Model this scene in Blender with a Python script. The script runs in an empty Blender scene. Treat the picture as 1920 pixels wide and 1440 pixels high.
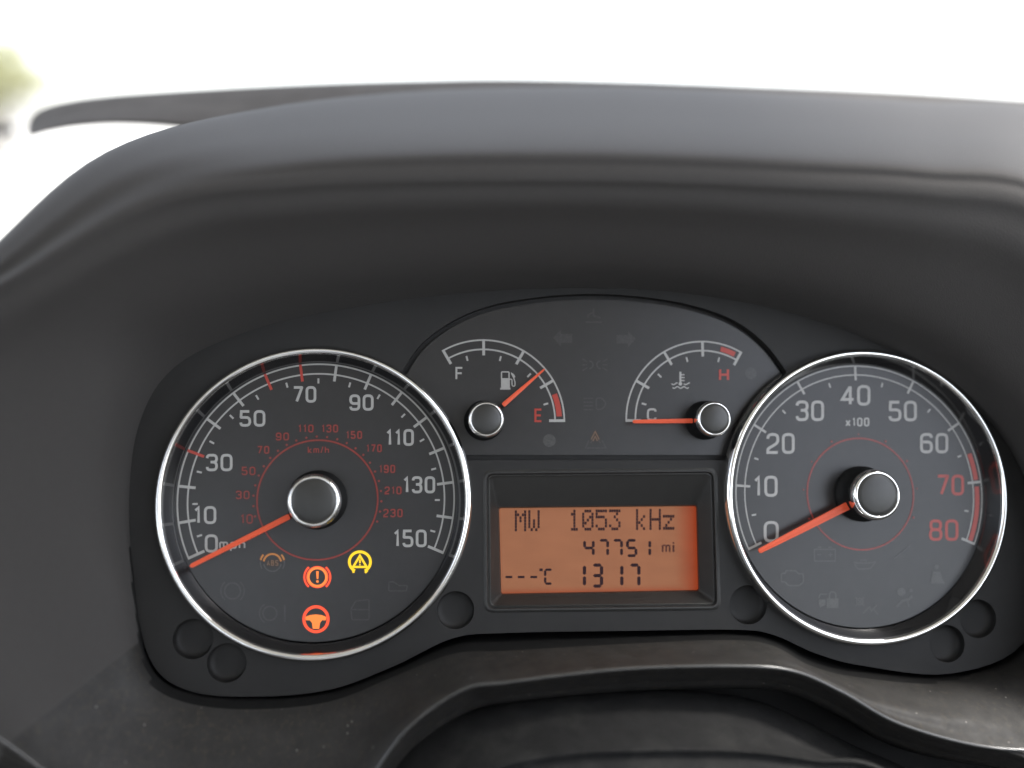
import bpy, bmesh, math, random
from math import sin, cos, pi, radians as R
from mathutils import Vector, Matrix
from mathutils.geometry import delaunay_2d_cdt
import numpy as np
random.seed(7)
S = 0.0002            # metres per local unit; instrument plane: u right, v up, h towards the driver
TILT = R(20)          # the cluster leans back
scene = bpy.context.scene
C = scene.collection
EXPO = 2.1
K = 1.0 / 2 ** EXPO   # emission is given in display units and divided by the exposure

# ---------------------------------------------------------------- camera
F, YAW, PIT, ROL, CU, CV, CD = 1746.4, .1009, .0843, -.0061, -142.92, -142.72, 1500.0
cy_, sy_ = cos(YAW), sin(YAW); cp_, sp_ = cos(PIT), sin(PIT); cr_, sr_ = cos(ROL), sin(ROL)
xa = np.array([cy_, 0, -sy_]); ya = np.array([sp_*sy_, cp_, sp_*cy_]); za = np.array([cp_*sy_, -sp_, cp_*cy_])
right = cr_*xa - sr_*ya; down = sr_*xa + cr_*ya
LOC = lambda a: np.array([a[0], -a[1], -a[2]])        # camera frame -> (u,v,h)
right_l, down_l, fwd_l = LOC(right), LOC(down), LOC(za)
CAMP = np.array([CU, CV, CD])

def BP(px, py, h):
    """point (u,v,h) of the instrument frame seen at a photograph position, on the plane of height h"""
    d = right_l*(px-960)/F + down_l*(py-720)/F + fwd_l
    return tuple(CAMP + d*((h-CD)/d[2]))

def L(p):             # (u,v,h) -> mesh coordinates before tilt
    return Vector((p[0]*S, -p[2]*S, p[1]*S))
MT = Matrix.Rotation(-TILT, 4, 'X')
def W(p): return MT @ L(p)
def ray_world(px, py):
    d = right_l*(px-960)/F + down_l*(py-720)/F + fwd_l
    return (MT @ Vector((d[0], -d[2], d[1]))).normalized()

cam_d = bpy.data.cameras.new('camera'); cam = bpy.data.objects.new('camera', cam_d); C.objects.link(cam)
cam_d.sensor_width = 36; cam_d.lens = 36*F/1920; cam_d.clip_start = 0.005; cam_d.clip_end = 4000
def dirw(a): return MT @ Vector((a[0], -a[2], a[1]))
m3 = Matrix((dirw(right_l), -dirw(down_l), -dirw(fwd_l))).transposed()
cam.matrix_world = Matrix.Translation(W(CAMP)) @ m3.to_4x4()
cam_d.dof.use_dof = True; cam_d.dof.focus_distance = 1484*S; cam_d.dof.aperture_fstop = 3.1
scene.camera = cam

# ---------------------------------------------------------------- sky, sun, exposure
SUN_EL, SUN_AZ = R(62), R(88)      # azimuth measured from +Y (ahead of the car) towards +X
w = bpy.data.worlds.new('World'); scene.world = w; w.use_nodes = True
nt = w.node_tree; bg = nt.nodes['Background']
sky = nt.nodes.new('ShaderNodeTexSky'); sky.sky_type = 'NISHITA'; sky.sun_disc = False
sky.sun_elevation = SUN_EL; sky.sun_rotation = SUN_AZ; sky.air_density = .8; sky.dust_density = 1.6; sky.ozone_density = 0
hs = nt.nodes.new('ShaderNodeHueSaturation'); hs.inputs['Saturation'].default_value = .35   # thin bright overcast
nt.links.new(sky.outputs[0], hs.inputs['Color']); nt.links.new(hs.outputs[0], bg.inputs[0]); bg.inputs[1].default_value = 0.15
sd = bpy.data.lights.new('sun', 'SUN'); sun = bpy.data.objects.new('sun', sd); C.objects.link(sun)
sd.energy = 1.2; sd.angle = R(10); sd.color = (1, .96, .9)
sdir = Vector((sin(SUN_AZ)*cos(SUN_EL), cos(SUN_AZ)*cos(SUN_EL), sin(SUN_EL)))
sun.rotation_euler = sdir.to_track_quat('Z', 'Y').to_euler()
scene.view_settings.view_transform = 'Standard'; scene.view_settings.look = 'None'
scene.view_settings.exposure = EXPO; scene.view_settings.gamma = 1
scene.cycles.use_denoising = True
scene.cycles.max_bounces = 8; scene.cycles.diffuse_bounces = 5; scene.cycles.glossy_bounces = 5

# ---------------------------------------------------------------- materials
def mat(name, col, rough=.5, metal=0, spec=.5, noise=0, nscale=300, bump=0, bscale=2000, emit=None, es=1,
        speck=None, coat=0, rvar=0, bvor=False, dust=None):
    m = bpy.data.materials.new(name); m.use_nodes = True; t = m.node_tree; b = t.nodes['Principled BSDF']
    b.inputs['Base Color'].default_value = (*col, 1); b.inputs['Roughness'].default_value = rough
    b.inputs['Metallic'].default_value = metal; b.inputs['Specular IOR Level'].default_value = spec
    b.inputs['Coat Weight'].default_value = coat
    tc = t.nodes.new('ShaderNodeTexCoord')
    def noi(scale, detail=4, rough_=.6):
        n = t.nodes.new('ShaderNodeTexNoise'); n.inputs['Scale'].default_value = scale
        n.inputs['Detail'].default_value = detail; n.inputs['Roughness'].default_value = rough_
        t.links.new(tc.outputs['Object'], n.inputs['Vector']); return n
    colout = None
    if noise:
        n = noi(nscale); r = t.nodes.new('ShaderNodeMapRange')
        r.inputs['From Min'].default_value = .3; r.inputs['From Max'].default_value = .7
        r.inputs['To Min'].default_value = 1-noise; r.inputs['To Max'].default_value = 1+noise
        t.links.new(n.outputs['Fac'], r.inputs['Value'])
        v = t.nodes.new('ShaderNodeVectorMath'); v.operation = 'SCALE'; v.inputs[0].default_value = col
        t.links.new(r.outputs[0], v.inputs['Scale']); colout = v.outputs[0]
    def mixin(fac_out, c2):
        nonlocal colout
        x = t.nodes.new('ShaderNodeMix'); x.data_type = 'RGBA'
        t.links.new(fac_out, x.inputs['Factor'])
        if colout: t.links.new(colout, x.inputs[6])
        else: x.inputs[6].default_value = (*col, 1)
        x.inputs[7].default_value = (*c2, 1); colout = x.outputs[2]
    if dust:      # (colour, scale, lo, hi) broad dusty smears of their own shape
        n = noi(dust[1], 5, .65); r = t.nodes.new('ShaderNodeMapRange')
        r.inputs['From Min'].default_value = dust[2]; r.inputs['From Max'].default_value = dust[3]
        t.links.new(n.outputs['Fac'], r.inputs['Value']); mixin(r.outputs[0], dust[0])
    if speck:     # (colour, scale, threshold) crumbs of dirt
        vo = t.nodes.new('ShaderNodeTexVoronoi'); vo.inputs['Scale'].default_value = speck[1]
        t.links.new(tc.outputs['Object'], vo.inputs['Vector'])
        sp = t.nodes.new('ShaderNodeSeparateColor'); t.links.new(vo.outputs['Color'], sp.inputs[0])
        a = t.nodes.new('ShaderNodeMath'); a.operation = 'GREATER_THAN'; a.inputs[1].default_value = speck[2]
        t.links.new(sp.outputs[0], a.inputs[0])
        c_ = t.nodes.new('ShaderNodeMapRange'); c_.inputs['From Min'].default_value = .18; c_.inputs['From Max'].default_value = .34
        c_.inputs['To Min'].default_value = 1; c_.inputs['To Max'].default_value = 0
        t.links.new(vo.outputs['Distance'], c_.inputs['Value'])
        mu = t.nodes.new('ShaderNodeMath'); mu.operation = 'MULTIPLY'
        t.links.new(a.outputs[0], mu.inputs[0]); t.links.new(c_.outputs[0], mu.inputs[1])
        mixin(mu.outputs[0], speck[0])
    if colout: t.links.new(colout, b.inputs['Base Color'])
    if rvar:
        n = noi(nscale*1.7); r = t.nodes.new('ShaderNodeMapRange')
        r.inputs['From Min'].default_value = .3; r.inputs['From Max'].default_value = .7
        r.inputs['To Min'].default_value = max(0, rough-rvar); r.inputs['To Max'].default_value = min(1, rough+rvar)
        t.links.new(n.outputs['Fac'], r.inputs['Value']); t.links.new(r.outputs[0], b.inputs['Roughness'])
    if bump:
        if bvor:
            n = t.nodes.new('ShaderNodeTexVoronoi'); n.feature = 'SMOOTH_F1'; n.inputs['Scale'].default_value = bscale
            t.links.new(tc.outputs['Object'], n.inputs['Vector']); o = n.outputs['Distance']
        else: o = noi(bscale, 3).outputs['Fac']
        bu = t.nodes.new('ShaderNodeBump'); bu.inputs['Strength'].default_value = bump; bu.inputs['Distance'].default_value = .0002
        t.links.new(o, bu.inputs['Height']); t.links.new(bu.outputs[0], b.inputs['Normal'])
    if emit:
        b.inputs['Emission Color'].default_value = (*emit, 1); b.inputs['Emission Strength'].default_value = es*K
    return m
M = {}
M['dial'] = mat('dial_print_black', (.0295, .029, .029), .27, spec=.5, noise=.06, nscale=250, bump=.05, bscale=6000)
M['panel'] = mat('matt_panel_plastic', (.017, .0165, .016), .55, spec=.35, noise=.10, nscale=120, bump=.25, bscale=5000)
M['bezel'] = mat('display_bezel_plastic', (.026, .0255, .024), .4, spec=.4, noise=.08, nscale=160, bump=.15, bscale=5000)
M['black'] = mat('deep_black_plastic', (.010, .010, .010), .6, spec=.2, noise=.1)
M['wall'] = mat('gloss_black_wall', (.012, .012, .013), .08, spec=1.0, noise=.1)
M['wall'].node_tree.nodes['Principled BSDF'].inputs['IOR'].default_value = 1.75
M['chrome'] = mat('chrome', (.93, .93, .91), .05, metal=1, noise=.02, nscale=90, rvar=.03)
M['cap'] = mat('hub_cap_plastic', (.024, .024, .022), .36, spec=.7, noise=.12, nscale=700, bump=.2, bscale=6000)
M['white'] = mat('white_dial_print', (.39, .385, .37), .3, spec=.5, noise=.05, nscale=900)
M['red'] = mat('red_dial_print', (.42, .045, .03), .3, spec=.5, noise=.06, nscale=900)
M['redsmall'] = mat('dull_red_dial_print', (.25, .030, .022), .3, spec=.5, noise=.14, nscale=1500)
M['ghost'] = mat('unlit_symbol_print', (.060, .060, .058), .27, spec=.5, noise=.25, nscale=1500)
M['ghost2'] = mat('faint_unlit_symbol_print', (.046, .0455, .045), .27, spec=.5, noise=.25, nscale=1500)
M['needle'] = mat('orange_pointer_plastic', (.62, .10, .045), .35, spec=.4, noise=.05, nscale=500, emit=(.30, .030, .010), es=.5)
M['lit_red'] = mat('lit_red_lamp', (.2, .02, .01), .5, emit=(1, .085, .030), es=1.15)
M['lit_core'] = mat('lit_orange_core', (.2, .05, .01), .5, emit=(1, .24, .045), es=1.15)
M['lit_yellow'] = mat('lit_yellow_lamp', (.2, .15, .01), .5, emit=(1, .62, .01), es=1.1)
M['lit_amber'] = mat('dim_amber_lamp', (.1, .05, .02), .5, emit=(.40, .15, .035), es=.9)
M['lit_amber2'] = mat('very_dim_amber_lamp', (.05, .04, .03), .5, emit=(.11, .05, .02), es=.9)
M['lcd_ink'] = mat('dark_lcd_ink', (.035, .018, .022), .7, spec=.1, noise=.1)
M['lcd_ink2'] = mat('pale_lcd_ink', (.09, .035, .03), .7, spec=.1, noise=.1)
M['hood'] = mat('grained_hood_plastic', (.045, .0422, .0403), .72, spec=.25, noise=.03, nscale=500, bump=.30, bscale=2600, bvor=True)
hb_ = M['hood'].node_tree.nodes['Principled BSDF']; hb_.inputs['Sheen Weight'].default_value = .04; hb_.inputs['Sheen Roughness'].default_value = .6   # grazing sheen put in to lift the hood like a veil of flare
M['trim'] = mat('dusty_soft_trim', (.021, .0200, .0188), .60, spec=.34, noise=.25, nscale=170, bump=.30, bscale=4200, bvor=True, rvar=.06,
                dust=((.040, .034, .025), 650, .52, .74), speck=((.14, .13, .12), 900, .982))
M['pad'] = mat('grained_dash_pad', (.092, .086, .081), .85, spec=.12, noise=.12, nscale=60, bump=1, bscale=260, bvor=True)
M['column'] = mat('leather_grain_cover', (.012, .012, .012), .75, spec=.2, noise=.25, nscale=260, bump=.8, bscale=3000, bvor=True,
                  dust=((.030, .030, .028), 60, .48, .78))
M['trim_edge'] = mat('gloss_trim_edge', (.05, .05, .048), .22, spec=.8, noise=.1, nscale=80)

# ---------------------------------------------------------------- object helpers
def link(name, me, m, parent=None):
    o = bpy.data.objects.new(name, me); C.objects.link(o)
    if m is not None and not me.materials: me.materials.append(m)
    if parent is not None: o.parent = parent
    return o
def meshobj(name, vs, fs, m, parent=None, smooth=False):
    """vs in (u,v,h); parts sit under a thing whose own matrix carries place and tilt"""
    org = parent['org'] if parent is not None and 'org' in parent else (0, 0, 0)
    me = bpy.data.meshes.new(name)
    me.from_pydata([L((v[0]-org[0], v[1]-org[1], v[2]-org[2])) for v in vs], [], fs)
    me.validate(); me.update()
    bm = bmesh.new(); bm.from_mesh(me); bmesh.ops.recalc_face_normals(bm, faces=bm.faces); bm.to_mesh(me); bm.free()
    if smooth: me.polygons.foreach_set('use_smooth', [True]*len(me.polygons))
    o = link(name, me, m, parent); o['org'] = list(org); return o
def thing(name, label, cat, org, group=None):
    o = bpy.data.objects.new(name, None); C.objects.link(o); o.empty_display_size = .01
    o.rotation_euler = (-TILT, 0, 0); o.location = W(org); o['label'] = label; o['category'] = cat; o['org'] = list(org)
    if group: o['group'] = group
    return o
def finish(o, label=None):
    if label: o['label'] = label
    return o

def lathe(c, prof, n=128):
    """prof: list of (r,h)"""
    vs, fs = [], []
    for r, h in prof:
        for i in range(n):
            a = 2*pi*i/n; vs.append((c[0]+r*cos(a), c[1]+r*sin(a), h))
    for j in range(len(prof)-1):
        for i in range(n):
            k = (i+1) % n; fs.append((j*n+i, j*n+k, (j+1)*n+k, (j+1)*n+i))
    return vs, fs
def lathe_cap(c, prof, n=96):
    vs, fs = lathe(c, prof, n); b = len(vs)-n; vs.append((c[0], c[1], prof[-1][1]))
    for i in range(n): fs.append((b+i, b+(i+1) % n, len(vs)-1))
    return vs, fs

def arc_band(c, r0, r1, a0, a1, h, n=None):
    n = n or max(2, int(abs(a1-a0)/1.5)); vs = []; fs = []
    for i in range(n+1):
        a = R(a0+(a1-a0)*i/n)
        vs += [(c[0]+r0*cos(a), c[1]+r0*sin(a), h), (c[0]+r1*cos(a), c[1]+r1*sin(a), h)]
    for i in range(n): fs.append((2*i, 2*i+1, 2*i+3, 2*i+2))
    return vs, fs
def tick_quad(c, r0, r1, ang, wd, h):
    a = R(ang); d = (cos(a), sin(a)); p = (-sin(a)*wd/2, cos(a)*wd/2)
    return [(c[0]+d[0]*r0+p[0], c[1]+d[1]*r0+p[1], h), (c[0]+d[0]*r1+p[0], c[1]+d[1]*r1+p[1], h),
            (c[0]+d[0]*r1-p[0], c[1]+d[1]*r1-p[1], h), (c[0]+d[0]*r0-p[0], c[1]+d[1]*r0-p[1], h)], [(0, 1, 2, 3)]
class Acc:
    def __init__(s): s.v = []; s.f = []
    def add(s, vf):
        b = len(s.v); s.v += list(vf[0]); s.f += [tuple(i+b for i in f) for f in vf[1]]; return s

# ---- ink strokes given in photograph pixels, laid on a plane of the instrument
HL = [0]
def roundpath(pts, r, closed=False, n=5):
    out = []; N = len(pts)
    rr = r if isinstance(r, (list, tuple)) else [r]*N
    for i, p in enumerate(pts):
        if (not closed and i in (0, N-1)) or rr[i] <= 0: out.append(p); continue
        a = pts[i-1]; b = pts[(i+1) % N]
        va = (a[0]-p[0], a[1]-p[1]); vb = (b[0]-p[0], b[1]-p[1]); la = math.hypot(*va); lb = math.hypot(*vb)
        if la < 1e-6 or lb < 1e-6: out.append(p); continue
        fa = .5 if (closed or i-1 > 0) else 1; fb = .5 if (closed or i+1 < N-1) else 1
        q = min(rr[i], la*fa, lb*fb)
        s = (p[0]+va[0]/la*q, p[1]+va[1]/la*q); e = (p[0]+vb[0]/lb*q, p[1]+vb[1]/lb*q)
        for k in range(n+1):
            t = k/n; out.append(((1-t)**2*s[0]+2*t*(1-t)*p[0]+t*t*e[0], (1-t)**2*s[1]+2*t*(1-t)*p[1]+t*t*e[1]))
    res = []
    for p in out:
        if not res or math.hypot(p[0]-res[-1][0], p[1]-res[-1][1]) > 1e-3: res.append(p)
    if closed and math.hypot(res[0][0]-res[-1][0], res[0][1]-res[-1][1]) < 1e-3: res.pop()
    return res
def ribbon(pts, wd, h, closed=False):
    N = len(pts); vs = []; fs = []
    for i, p in enumerate(pts):
        a = pts[i-1] if (closed or i > 0) else None; b = pts[(i+1) % N] if (closed or i < N-1) else None
        d1 = None if a is None else ((p[0]-a[0]), (p[1]-a[1])); d2 = None if b is None else ((b[0]-p[0]), (b[1]-p[1]))
        def nn(d): l = math.hypot(*d) or 1; return (-d[1]/l, d[0]/l)
        if d1 is None: n_ = nn(d2)
        elif d2 is None: n_ = nn(d1)
        else:
            n1, n2 = nn(d1), nn(d2); s = (n1[0]+n2[0], n1[1]+n2[1]); l2 = s[0]**2+s[1]**2
            if l2 < .15: n_ = n1
            else:
                k = min(2/l2, 2.2); n_ = (s[0]*k, s[1]*k)
        vs += [BP(p[0]+n_[0]*wd/2, p[1]+n_[1]*wd/2, h), BP(p[0]-n_[0]*wd/2, p[1]-n_[1]*wd/2, h)]
    for i in range(N if closed else N-1):
        j = (i+1) % N; fs.append((2*i, 2*i+1, 2*j+1, 2*j))
    return vs, fs
def nexth(h0):
    HL[0] = (HL[0]+1) % 40; return h0+.14+HL[0]*.012
def stroke(acc, pts, wd, h0, closed=False, r=0): acc.add(ribbon(roundpath(pts, r, closed) if r else pts, wd, nexth(h0), closed))
def fill(acc, pts, h0):
    h = nexth(h0)
    tri = delaunay_2d_cdt([Vector(p) for p in pts], [], [list(range(len(pts)))], 1, 1e-6)
    acc.add(([BP(p[0], p[1], h) for p in tri[0]], [tuple(f) for f in tri[2]]))
def circ(cx, cy, r, a0=0, a1=360, n=None, ry=None):
    n = n or max(6, int(abs(a1-a0)/12)); full = abs(a1-a0) >= 360
    return [(cx+r*cos(R(a0+(a1-a0)*i/n)), cy-(ry or r)*sin(R(a0+(a1-a0)*i/n))) for i in range(n if full else n+1)]

G = {  # rounded-square gauge lettering: strokes (points, closed, rounding) in a unit box
 '0': [([(0,0),(1,0),(1,1),(0,1)], 1, .42)], '1': [([(.12,.20),(.72,.0),(.72,1)], 0, 0)],
 '2': [([(0,.24),(0,0),(1,0),(1,.46),(0,.80),(0,1),(1,1)], 0, [0,.42,.42,.3,.2,0,0])],
 '3': [([(0,.20),(0,0),(1,0),(1,.47),(.36,.47)], 0, .40), ([(.36,.47),(1,.47),(1,1),(0,1),(0,.80)], 0, .42)],
 '4': [([(.74,1),(.74,0)], 0, 0), ([(.70,.02),(-.02,.73),(1.06,.73)], 0, 0)],
 '5': [([(.94,0),(.06,0),(.02,.43),(1,.43),(1,1),(0,1),(0,.80)], 0, [0,0,.05,.42,.42,.42,0])],
 '6': [([(1,.19),(1,0),(0,0),(0,1),(1,1),(1,.43),(.05,.43)], 0, .42)],
 '7': [([(0,0),(1,0),(.36,1)], 0, [0,.04,0])],
 '8': [([(.04,0),(.96,0),(.96,.47),(.04,.47)], 1, .36), ([(0,.47),(1,.47),(1,1),(0,1)], 1, .40)],
 '9': [([(0,.80),(0,1),(1,1),(1,0),(0,0),(0,.57),(.95,.57)], 0, .42)],
 'F': [([(0,1),(0,0),(1,0)], 0, 0), ([(0,.48),(.9,.48)], 0, 0)],
 'E': [([(1,0),(0,0),(0,1),(1,1)], 0, 0), ([(0,.5),(.9,.5)], 0, 0)],
 'H': [([(0,0),(0,1)], 0, 0), ([(1,0),(1,1)], 0, 0), ([(0,.5),(1,.5)], 0, 0)],
 'C': [([(1,.22),(1,0),(0,0),(0,1),(1,1),(1,.78)], 0, .42)],
 'A': [([(0,1),(.5,0),(1,1)], 0, 0), ([(.2,.66),(.8,.66)], 0, 0)],
 'B': [([(0,0),(.9,0),(.9,.47),(0,.47)], 1, [0,.3,.3,0]), ([(0,.47),(1,.47),(1,1),(0,1)], 1, [0,.3,.3,0])],
 'S': [([(1,.15),(1,0),(0,0),(0,.5),(1,.5),(1,1),(0,1),(0,.85)], 0, .3)],
 'm': [([(0,1),(0,.35)], 0, 0), ([(0,.35),(.5,.35),(.5,1)], 0, .2), ([(.5,.35),(1,.35),(1,1)], 0, .2)],
 'p': [([(0,1.32),(0,.35),(1,.35),(1,1),(0,1)], 0, .3)],
 'h': [([(0,0),(0,1)], 0, 0), ([(0,.4),(1,.4),(1,1)], 0, .3)],
 'k': [([(0,0),(0,1)], 0, 0), ([(.95,.35),(.1,.7),(1,1)], 0, 0)],
 '/': [([(1,0),(0,1)], 0, 0)], 'x': [([(0,.3),(1,1)], 0, 0), ([(1,.3),(0,1)], 0, 0)],
 'i': [([(.5,.35),(.5,1)], 0, 0), ([(.5,.0),(.5,.16)], 0, 0)],
}
def text(acc, s, x0, x1, y0, y1, wd, h0, gap=.26, wts=None):
    """characters of s in the pixel box (outer edges)"""
    wts = wts or {'1': .62, 'i': .2, '/': .7, 'm': 1.35}
    ws = [wts.get(c, 1) for c in s]; tot = sum(ws)+gap*(len(s)-1); u = (x1-x0)/tot; x = x0
    for c, w_ in zip(s, ws):
        cw = u*w_; bx0, bx1, by0, by1 = x+wd/2, x+cw-wd/2, y0+wd/2, y1-wd/2
        for pts, cl, r in G[c]:
            q = [(bx0+a*(bx1-bx0), by0+b*(by1-by0)) for a, b in pts]
            k = (bx1-bx0); rr = [t*k*1.0 for t in r] if isinstance(r, list) else r*k
            stroke(acc, q, wd, h0, bool(cl), rr)
        x += cw+gap*u
    return acc
def ink(name, m, parent, fn, label=None):
    a = Acc(); fn(a); o = meshobj(name, a.v, a.f, m, parent)
    return finish(o, label)

# ---------------------------------------------------------------- catmull loft
def cat(p0, p1, p2, p3, t):
    p0, p1, p2, p3 = map(np.array, (p0, p1, p2, p3))
    return .5*((2*p1)+(-p0+p2)*t+(2*p0-5*p1+4*p2-p3)*t*t+(-p0+3*p1-3*p2+p3)*t**3)
def dens(pts, n, closed):
    N = len(pts); out = []
    g = (lambda i: pts[i % N]) if closed else (lambda i: pts[min(max(i, 0), N-1)])
    for i in range(N if closed else N-1):
        for k in range(n): out.append(tuple(cat(g(i-1), g(i), g(i+1), g(i+2), k/n)))
    if not closed: out.append(tuple(pts[-1]))
    return out
def loft(rings, nu, nv, closed=True):
    R1 = [dens(r, nu, closed) for r in rings]; n = len(R1[0])
    cols = [dens([R1[j][i] for j in range(len(R1))], nv, False) for i in range(n)]
    m_ = len(cols[0]); vs = [cols[i][j] for i in range(n) for j in range(m_)]; fs = []
    for i in range(n if closed else n-1):
        k = (i+1) % n
        for j in range(m_-1): fs.append((i*m_+j, k*m_+j, k*m_+j+1, i*m_+j+1))
    return vs, fs

# ---------------------------------------------------------------- setting: ground
def plain(name, vs, fs, m, parent=None, kind=None, smooth=False):
    me = bpy.data.meshes.new(name); me.from_pydata(vs, [], fs); me.update()
    if smooth: me.polygons.foreach_set('use_smooth', [True]*len(me.polygons))
    o = link(name, me, m, parent)
    if kind: o['kind'] = kind
    return o
def box(a, b):
    x0, y0, z0 = a; x1, y1, z1 = b
    return ([(x0,y0,z0),(x1,y0,z0),(x1,y1,z0),(x0,y1,z0),(x0,y0,z1),(x1,y0,z1),(x1,y1,z1),(x0,y1,z1)],
            [(0,3,2,1),(4,5,6,7),(0,1,5,4),(1,2,6,5),(2,3,7,6),(3,0,4,7)])
g_m = mat('pale_concrete_ground', (.42, .41, .38), .9, noise=.12, nscale=.6)
plain('ground', [(-900,-900,-1.25),(900,-900,-1.25),(900,900,-1.25),(-900,900,-1.25)], [(0,1,2,3)], g_m, kind='structure')

# ---------------------------------------------------------------- the car around the camera
cab_l = mat('beige_headlining', (.60, .58, .54), .9, noise=.08, nscale=20)
cab_d = mat('dark_cabin_plastic', (.20, .19, .18), .7, noise=.1, nscale=20)
seat_m = mat('grey_seat_cloth', (.25, .25, .25), .95, noise=.2, nscale=60)
cabin = bpy.data.objects.new('car_cabin', None); C.objects.link(cabin); cabin.location = (0, 0, 0)
cabin['label'] = 'shell of the car interior around and behind the camera, pale headlining extended ahead to shade the hood, and dark doors'; cabin['category'] = 'car interior'
XL, XR, YB, ZR, ZW, ZF = -1.05, .42, -2.2, .62, .02, -.9
def cb(name, a, b, m): v, f = box(a, b); return plain(name, v, f, m, cabin)
cb('extended_headlining', (XL, YB, ZR), (XR, .26, ZR+.03), cab_l)  # out of view; front edge extended ahead to shade the hood top
cb('rear_wall', (XL, YB-.03, ZF), (XR, YB, ZW+.1), cab_d)
cb('floor_pan', (XL, YB, ZF-.03), (XR, .45, ZF), cab_d)
for nm, x0, x1 in (('passenger_door', XL-.05, XL), ('driver_door', XR, XR+.05)):
    cb(nm, (x0, YB, ZF), (x1, .10, ZW-.06), cab_d)
    for ya, yb in ((-1.32, -1.2), (-2.2, -2.05)):
        cb('door_pillar', (x0, ya, ZW-.058), (x1, yb, ZR-.002), cab_d)
def slab(name, x0, x1, y0, y1, z0, z1, tilt, m):
    o = cb(name, (x0, y0, z0), (x1, y1, z1), m); bv = o.modifiers.new('bevel', 'BEVEL'); bv.width = .05; bv.segments = 3
    return o
for xc in (-.65, .0):
    slab('seat_back', xc-.24, xc+.24, -1.15, -1.0, -.45, .18, 0, seat_m)
    slab('seat_cushion', xc-.25, xc+.25, -1.0, -.48, -.55, -.42, 0, seat_m)
    slab('head_restraint', xc-.13, xc+.13, -1.14, -1.04, .20, .38, 0, seat_m)

# ---------------------------------------------------------------- binnacle surround
tab = [ # A outline, B inner band, E lip / trim edge, F silhouette, weight (1 = hood, 0 = lower trim)
 ((1110,541),(1110,500),(1110,335),(1110,163),1), ((1300,553),(1310,512),(1320,340),(1320,169),1),
 ((1480,588),(1500,540),(1530,350),(1530,178),1), ((1640,645),(1670,590),(1740,362),(1730,190),1),
 ((1790,735),(1830,670),(1960,400),(1960,212),1), ((1900,860),(1950,810),(2120,600),(2200,450),.9),
 ((1950,1050),(2010,1040),(2180,980),(2300,950),.75), ((1915,1205),(1950,1250),(2060,1408),(2150,1450),.3),
 ((1780,1262),(1780,1282),(1860,1402),(1850,1435),.06), ((1620,1248),(1610,1270),(1690,1358),(1680,1400),0),
 ((1530,1225),(1520,1248),(1580,1298),(1570,1340),0), ((1450,1190),(1450,1211),(1490,1259),(1480,1300),0),
 ((1380,1180),(1370,1200),(1385,1249),(1380,1290),0), ((1180,1182),(1180,1207),(1170,1254),(1170,1298),0),
 ((950,1186),(950,1220),(950,1279),(950,1320),0), ((850,1196),(850,1226),(865,1294),(875,1340),0),
 ((740,1248),(740,1268),(760,1370),(790,1410),0), ((620,1292),(620,1315),(640,1520),(680,1570),0),
 ((480,1305),(480,1330),(450,1620),(450,1690),0), ((360,1295),(350,1318),(250,1590),(220,1660),0),
 ((290,1245),(270,1270),(75,1440),(60,1490),.05), ((258,1130),(222,1146),(-60,1345),(-80,1395),.3),
 ((245,960),(168,960),(-220,1050),(-300,1070),.7), ((262,800),(185,784),(-250,700),(-330,700),.9),
 ((330,690),(250,635),(30,520),(-72,515),1), ((470,622),(420,560),(300,380),(200,285),1),
 ((650,580),(630,525),(560,345),(500,202),1), ((880,550),(870,505),(840,335),(800,170),1)]
lp = lambda a, b, t: (a[0]+(b[0]-a[0])*t, a[1]+(b[1]-a[1])*t)
rings = [[] for _ in range(11)]
A_uv = []; E_line = []
HF = {0: -380, 1: -380, 2: -380, 3: -360, 4: -300, 24: 150, 25: 60, 26: -200, 27: -360}
for ii, (A, B, E_, Fp, wt) in enumerate(tab):
    mix = lambda lo, hi: lo+(hi-lo)*wt
    hA, hB, hE, hF = (8 if ii >= 21 else mix(-38, 8)), mix(45, 110), mix(150, 225), HF.get(ii, mix(60, 150))
    seq = [(A, hA), (B, hB), (lp(B, E_, .5), mix(lp((hB,0),(hE,0),[.60, .66, .72, .74, .68][ii-7] if 7 <= ii <= 11 else .55)[0], lp((hB,0),(hE,0),.60)[0])),
           (lp(B, E_, mix(.80, .72)), lp((hB,0),(hE,0), mix(.86, .85))[0]),
           (lp(B, E_, mix(.96, .90)), hE-mix(2, 7)), (E_, hE), (lp(E_, Fp, mix(.15, .14)), hE-mix(8, 4)), (lp(E_, Fp, mix(.32, .34)), hE-mix(30, 26)),
           (lp(E_, Fp, mix(.62, .66)), lp((hE,0),(hF,0), mix(.6, .36))[0]), (Fp, hF),
           (lp(Fp, A, mix(.0, .10)), min(-60, hF-150))]
    for k, (p, h) in enumerate(seq): rings[k].append(BP(p[0], p[1], h))
    A_uv.append(BP(A[0], A[1], 12)); E_line.append(BP(E_[0], E_[1], hE-1))
hood_t = thing('binnacle_surround', 'dark grained plastic hood and lower trim wrapping round the whole instrument panel', 'dashboard hood', BP(1110, 1320, 0))
v, f = loft(rings, 8, 6)
ncol = 60+1; nu_ = 8      # columns 56..170 (control points 7 to 21) are the lower trim, the rest the hood
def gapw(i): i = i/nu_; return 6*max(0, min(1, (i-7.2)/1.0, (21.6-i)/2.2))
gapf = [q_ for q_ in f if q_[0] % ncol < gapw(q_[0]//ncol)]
meshobj('gap_shade', v, gapf, M['black'], hood_t, True)  # blackened faces: the shade in the panel gap is put into the colour
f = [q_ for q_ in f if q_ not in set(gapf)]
lowf = [q_ for q_ in f if 7*nu_ <= q_[0]//ncol < 20*nu_+4]; lows = set(lowf)
shell = meshobj('hood_shell', v, [q_ for q_ in f if q_ not in lows], M['hood'], hood_t, True)
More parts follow.
